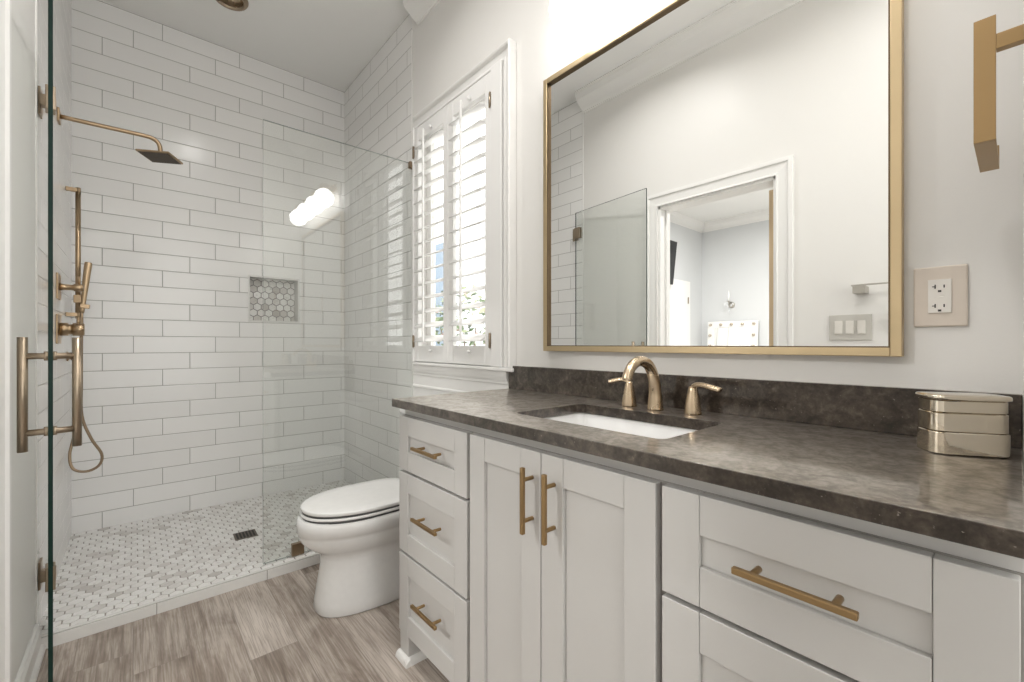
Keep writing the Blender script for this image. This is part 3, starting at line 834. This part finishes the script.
for o_ in (-.0505, .0505): b.tube([dp(.07, o_, .802), dp(.07, o_, 1.102)], .0102, 20)
for z in (.850, 1.052):
    b.tube([dp(.07, -.0505, z), dp(.07, .0505, z)], .0085, 14)
    for s_ in (-1, 1): b.tube([dp(.07, s_ * .0046, z), dp(.07, s_ * .0125, z)], .0125, 16)
b.build('door_handle', M['nickel'], sd)
for z in (.243, 1.968):
    b = B()
    b.box(XL + .0005, XL + .007, 2.312, 2.368, z - .050, z + .050)
    b.box(XL + .0065, XL + .046, 2.300, 2.335, z - .020, z + .020)
    dbox(b, L - .052, L + .004, -.013, -.0047, z - .042, z + .042); dbox(b, L - .052, L + .004, .0047, .013, z - .042, z + .042)
    b.build('hinge', M['nickel'], sd, bevel=.0015)

# shower head on its arm
hd = thing('rain_shower', (XL, 2.85, 2.03), 'square brass rain shower head on a long arm high on the left shower wall', 'shower head')
b = B(); b.box(XL + .0005, XL + .009, 2.82, 2.88, 2.09, 2.15); b.build('wall_flange', M['shower'], hd, bevel=.002)
b = B(); b.tube([(XL + .005, 2.85, 2.120), (-.10, 2.85, 2.122), (.03, 2.85, 2.124), (.068, 2.85, 2.120), (.090, 2.85, 2.104), (.098, 2.85, 2.080), (.098, 2.85, 2.052)], .0098, 16, sub=4)
b.lathe([(.016, .0), (.016, .012), (.013, .014), (.013, .020)], (.098, 2.85, 2.040)); b.build('shower_arm', M['shower'], hd)
b = B(); R_ = ((.098, 2.85, 2.03), math.radians(-28), 'Z'); h = .071
b.box(.098 - h, .098 + h, 2.85 - h, 2.85 + h, 2.031, 2.040, rot=R_)
b.build('head_plate', M['shower'], hd, bevel=.002)
b = B()
for i in range(9):
    yy = 2.85 + (i - 4) * .0148; b.box(.098 - .064, .098 + .064, yy - .0034, yy + .0034, 2.0275, 2.0312, rot=R_)
b.build('nozzle', M['darkm'], hd)

# slide rail with hand shower
sr = thing('hand_shower', (XL, 3.15, 1.0), 'brass slide rail with hand shower and looping hose on the left shower wall', 'hand shower')
rx = -.2195; ry = 3.15
b = B(); b.tube([(rx, ry, 1.215), (rx, ry, 1.885)], .0105, 14); b.build('rail', M['shower'], sr)
for z in (1.235, 1.872):
    b = B(); b.box(XL + .0005, rx + .008, ry - .010, ry + .010, z - .010, z + .010); b.build('bracket', M['shower'], sr, bevel=.002)
b = B(); b.box(rx - .016, rx + .016, ry - .018, ry + .016, 1.295, 1.335); b.box(rx + .008, rx + .045, ry - .034, ry - .004, 1.270, 1.292, rot=((rx, ry, 1.28), .12, 'Y')); b.build('slider', M['shower'], sr, bevel=.003)
b = B(); b.tube([(-.2045, ry - .02, 1.245), (-.199, ry - .02, 1.30), (-.190, ry - .02, 1.40), (-.1815, ry - .02, 1.49), (-.180, ry - .02, 1.505)], [.009, .010, .0135, .0155, .012], 16, sq=.7, sub=3); b.build('handset', M['shower'], sr)
b = B()
b.tube([(-.2045, ry - .02, 1.25), (-.206, ry - .02, 1.10), (-.206, ry - .025, .90), (-.2035, ry - .03, .72), (-.170, ry - .03, .60), (-.130, ry - .03, .512), (-.140, ry - .03, .455), (-.187, ry - .03, .432), (-.236, ry - .02, .452), (-.250, ry, .52), (-.236, ry + .02, .62), (-.228, ry + .035, .80), (-.232, ry + .045, .95), (-.240, ry + .05, 1.00), (-.26, ry + .05, 1.02)], .0064, 12, sub=6)
b.build('hose', M['bronze'], sr)
b = B(); b.lathe([(.024, 0), (.024, .006), (.014, .010), (.014, .026), (0, .028)], (XL + .0005, ry + .05, 1.02), 'X', 20); b.build('hose_outlet', M['shower'], sr)

def valve(z, hh, thick, lab):
    r = thing('shower_valve', (XL, 2.85, z), lab, 'valve', 'shower valves on the left wall')
    b = B(); b.box(XL + .0005, XL + .007, 2.85 - hh, 2.85 + hh, z - hh, z + hh); b.build('escutcheon', M['shower'], r, bevel=.002)
    b = B()
    if thick:
        b.lathe([(.030, .006), (.030, .034), (.024, .036), (.024, .048), (.030, .050), (.030, .084), (.026, .088)], (XL, 2.85, z), 'X', 26)
        b.tube([(XL + .067, 2.85, z + .02), (XL + .067, 2.85, z + .06)], .006, 10)
    else:
        b.lathe([(.018, .006), (.014, .02), (.013, .05), (.017, .054), (.017, .084), (.014, .086)], (XL, 2.85, z), 'X', 22)
        b.tube([(XL + .070, 2.85, z + .015), (XL + .070, 2.85, z + .055)], .005, 10)
    b.build('valve_handle', M['shower'], r)
valve(1.345, .058, False, 'upper square brass shower valve with a slim handle')
valve(1.152, .066, True, 'lower square brass shower valve with a thick round handle')

dr = thing('floor_drain', (.463, 2.79, ZF), 'small dark square drain in the marble hexagon shower floor', 'drain')
R_ = ((.463, 2.79, ZF), math.radians(-2), 'Z'); h = .053
b = B(); b.box(.463 - h, .463 + h, 2.79 - h, 2.79 + h, ZF, ZF + .003, rot=R_); b.build('drain_frame', M['darkm'], dr, bevel=.001)
b = B()
for i in range(6):
    xx = .463 + (i - 2.5) * .0155; b.box(xx - .0045, xx + .0045, 2.79 - .043, 2.79 + .043, ZF + .003, ZF + .0036, rot=R_)
b.build('grate', M['slot'], dr)

# shower downlight, then unseen fixtures added to carry the fill lamps
labs = ['recessed ceiling downlight with bronze ring over the shower', 'unseen ceiling downlight added for fill in front of the window', 'unseen ceiling downlight added for fill over the near end of the vanity', 'unseen ceiling downlight added for fill in the rear of the room']
for (x, y, p), lab in zip(DOWN, labs):
    r = thing('downlight', (x, y, ZC), lab, 'ceiling light', 'shower downlight and added fill downlights')  # only the shower one is real, the other three are added for fill
    b = B(); b.lathe([(.066, -.0005), (.090, -.0005), (.090, -.006), (.084, -.016), (.074, -.021), (.067, -.016), (.066, -.0005)], (x, y, ZC)); b.build('trim_ring', M['nickel'], r)
    b = B(); b.lathe([(.0, -.0015), (.0655, -.0015), (.0655, -.008), (.0, -.010)], (x, y, ZC)); b.build('reflector', M['brass'], r)
for (x, y), lab in zip(BEDL, ('unseen round ceiling light added for fill in the bedroom near the bulb mirror', 'unseen round ceiling light added for fill in the bedroom beyond the doorway')):
    r = thing('bedroom_fill_light', (x, y, ZC), lab, 'ceiling light', 'added bedroom fill lights')
    b = B(); b.lathe([(.0, -.001), (.20, -.001), (.20, -.05), (.19, -.07), (.0, -.075)], (x, y, ZC)); b.build('fixture', M['trim'], r)

# ================================================================== BEDROOM THINGS (seen in the mirror)
b = B(); b.box(XW - .040, XW - .740 - .04, 0.932, .972, .012, 2.0, 0); b.box(XW - .0405, XW - .0395, 0.932, .972, .012, 2.0, 1)
bd = b.build('bedroom_door', [M['trim'], M['tan']]); tag(bd, 'white door swung into the bedroom with a tan wooden edge', 'door')
d2 = B(); d2.box(-4.22, -3.10, YBED - .022, YBED - .001, 0, 2.07); d2 = struct(d2.build('door_2', M['trim'], bevel=.004))
b = B(); b.box(-4.14, -3.18, YBED - .027, YBED - .02, .01, 1.99)
for z0, z1 in ((.15, .85), (1.0, 1.85)):
    for x0, x1 in ((-4.04, -3.72), (-3.60, -3.28)): b.box(x0, x1, YBED - .033, YBED - .025, z0, z1)
b.build('door_panel', M['trim'], d2, bevel=.006)
b = B()
for z in (.3, 1.77): b.box(-4.150, -4.128, YBED - .035, YBED - .026, z - .05, z + .05)
b.build('hinge', M['nickel'], d2)

tv = thing('television', (-3.2, YBED, 2.1), 'black flat television tilted down high on the bedroom wall', 'television')
b = B(); b.box(-3.56, -2.5, YBED - .13, YBED - .09, 1.96, 2.58, rot=((-3, YBED - .1, 2.27), math.radians(6), 'X')); b.build('screen', M['black'], tv, bevel=.004)
b = B(); b.box(-3.2, -2.9, YBED - .10, YBED - .002, 2.15, 2.39); b.build('wall_bracket', M['black'], tv)

mm = thing('marquee_mirror', (XBED + .2, 2.91, 0), 'white framed mirror with round bulbs leaning on the bedroom wall', 'mirror')
tilt = ((XBED + .16, 2.91, 0), math.radians(-4), 'Y')
b = B(); y0, y1, z1, f = 2.535, 3.285, 1.445, .10; xa, xb = XBED + .13, XBED + .17
b.box(xa, xb, y0, y0 + f, 0, z1, rot=tilt).box(xa, xb, y1 - f, y1, 0, z1, rot=tilt).box(xa, xb, y0 + f, y1 - f, 0, f, rot=tilt).box(xa, xb, y0 + f, y1 - f, z1 - f, z1, rot=tilt)
b.build('mirror_frame', M['trim'], mm, bevel=.004)
b = B(); b.box(xa + .01, xa + .02, y0 + f, y1 - f, f, z1 - f, rot=tilt); b.build('mirror_glass', M['mirror'], mm)
fb = None
Rt = Matrix.Rotation(tilt[1], 3, 'Y'); pv = Vector(tilt[0])
spots = [(y0 + .05 + i * .1625, z1 - .05) for i in range(5)] + [(y, z1 - .05 - j * .168) for y in (y0 + .05, y1 - .05) for j in range(1, 8)]
for y, z in spots:
    p = Rt @ (Vector((xb, y, z)) - pv) + pv
    if fb is None:
        b = B(); b.lathe([(.020, 0), (.021, .006), (.016, .010)], tuple(p), 'X', 16, 0); b.lathe([(.014, .008), (.020, .020), (.021, .030), (.015, .044), (0, .050)], tuple(p), 'X', 16, 1)
        fb = b.build('bulb', [M['nickel'], M['silver']], mm); p0 = p
    else:
        c = fb.copy(); C.objects.link(c); c.parent = mm; c.location = p - p0

sn = thing('crystal_sconce', (XBED, 2.93, 1.6), 'small crystal candle sconce on the bedroom wall above the bulb mirror', 'wall lamp')
xs_ = XBED
b = B(); b.lathe([(.05, .001), (.05, .012), (.02, .02)], (xs_, 2.94, 1.70), 'X', 20); b.tube([(xs_ + .015, 2.94, 1.70), (xs_ + .07, 2.94, 1.66), (xs_ + .11, 2.94, 1.70), (xs_ + .11, 2.94, 1.74)], .006, 10, sub=4)
b.lathe([(.01, 0), (.035, .008), (.03, .012), (.0, .012)], (xs_ + .11, 2.94, 1.74)); b.build('sconce_arm', M['steel'], sn)
b = B(); b.lathe([(.011, .752), (.011, .86), (.004, .862), (.009, .88), (0, .93)], (xs_ + .11, 2.94, 1.0)); b.build('candle', M['seat'], sn)
for i in range(7):
    a = i * 2 * PI / 7; cx, cy = xs_ + .11 + .045 * math.cos(a), 2.94 + .06 * math.sin(a)
    b = B(); b.lathe([(0, 0), (.010, .018), (.007, .03), (0, .036)], (cx, cy, 1.655 + .02 * (i % 3)), 'Z', 6, sm=False); b.build('crystal', M['crystal'], sn)
b = B(); b.lathe([(0, 0), (.014, .026), (.009, .045), (0, .055)], (xs_ + .10, 2.94, 1.575), 'Z', 6, sm=False)
b.build('crystal', M['crystal'], sn)
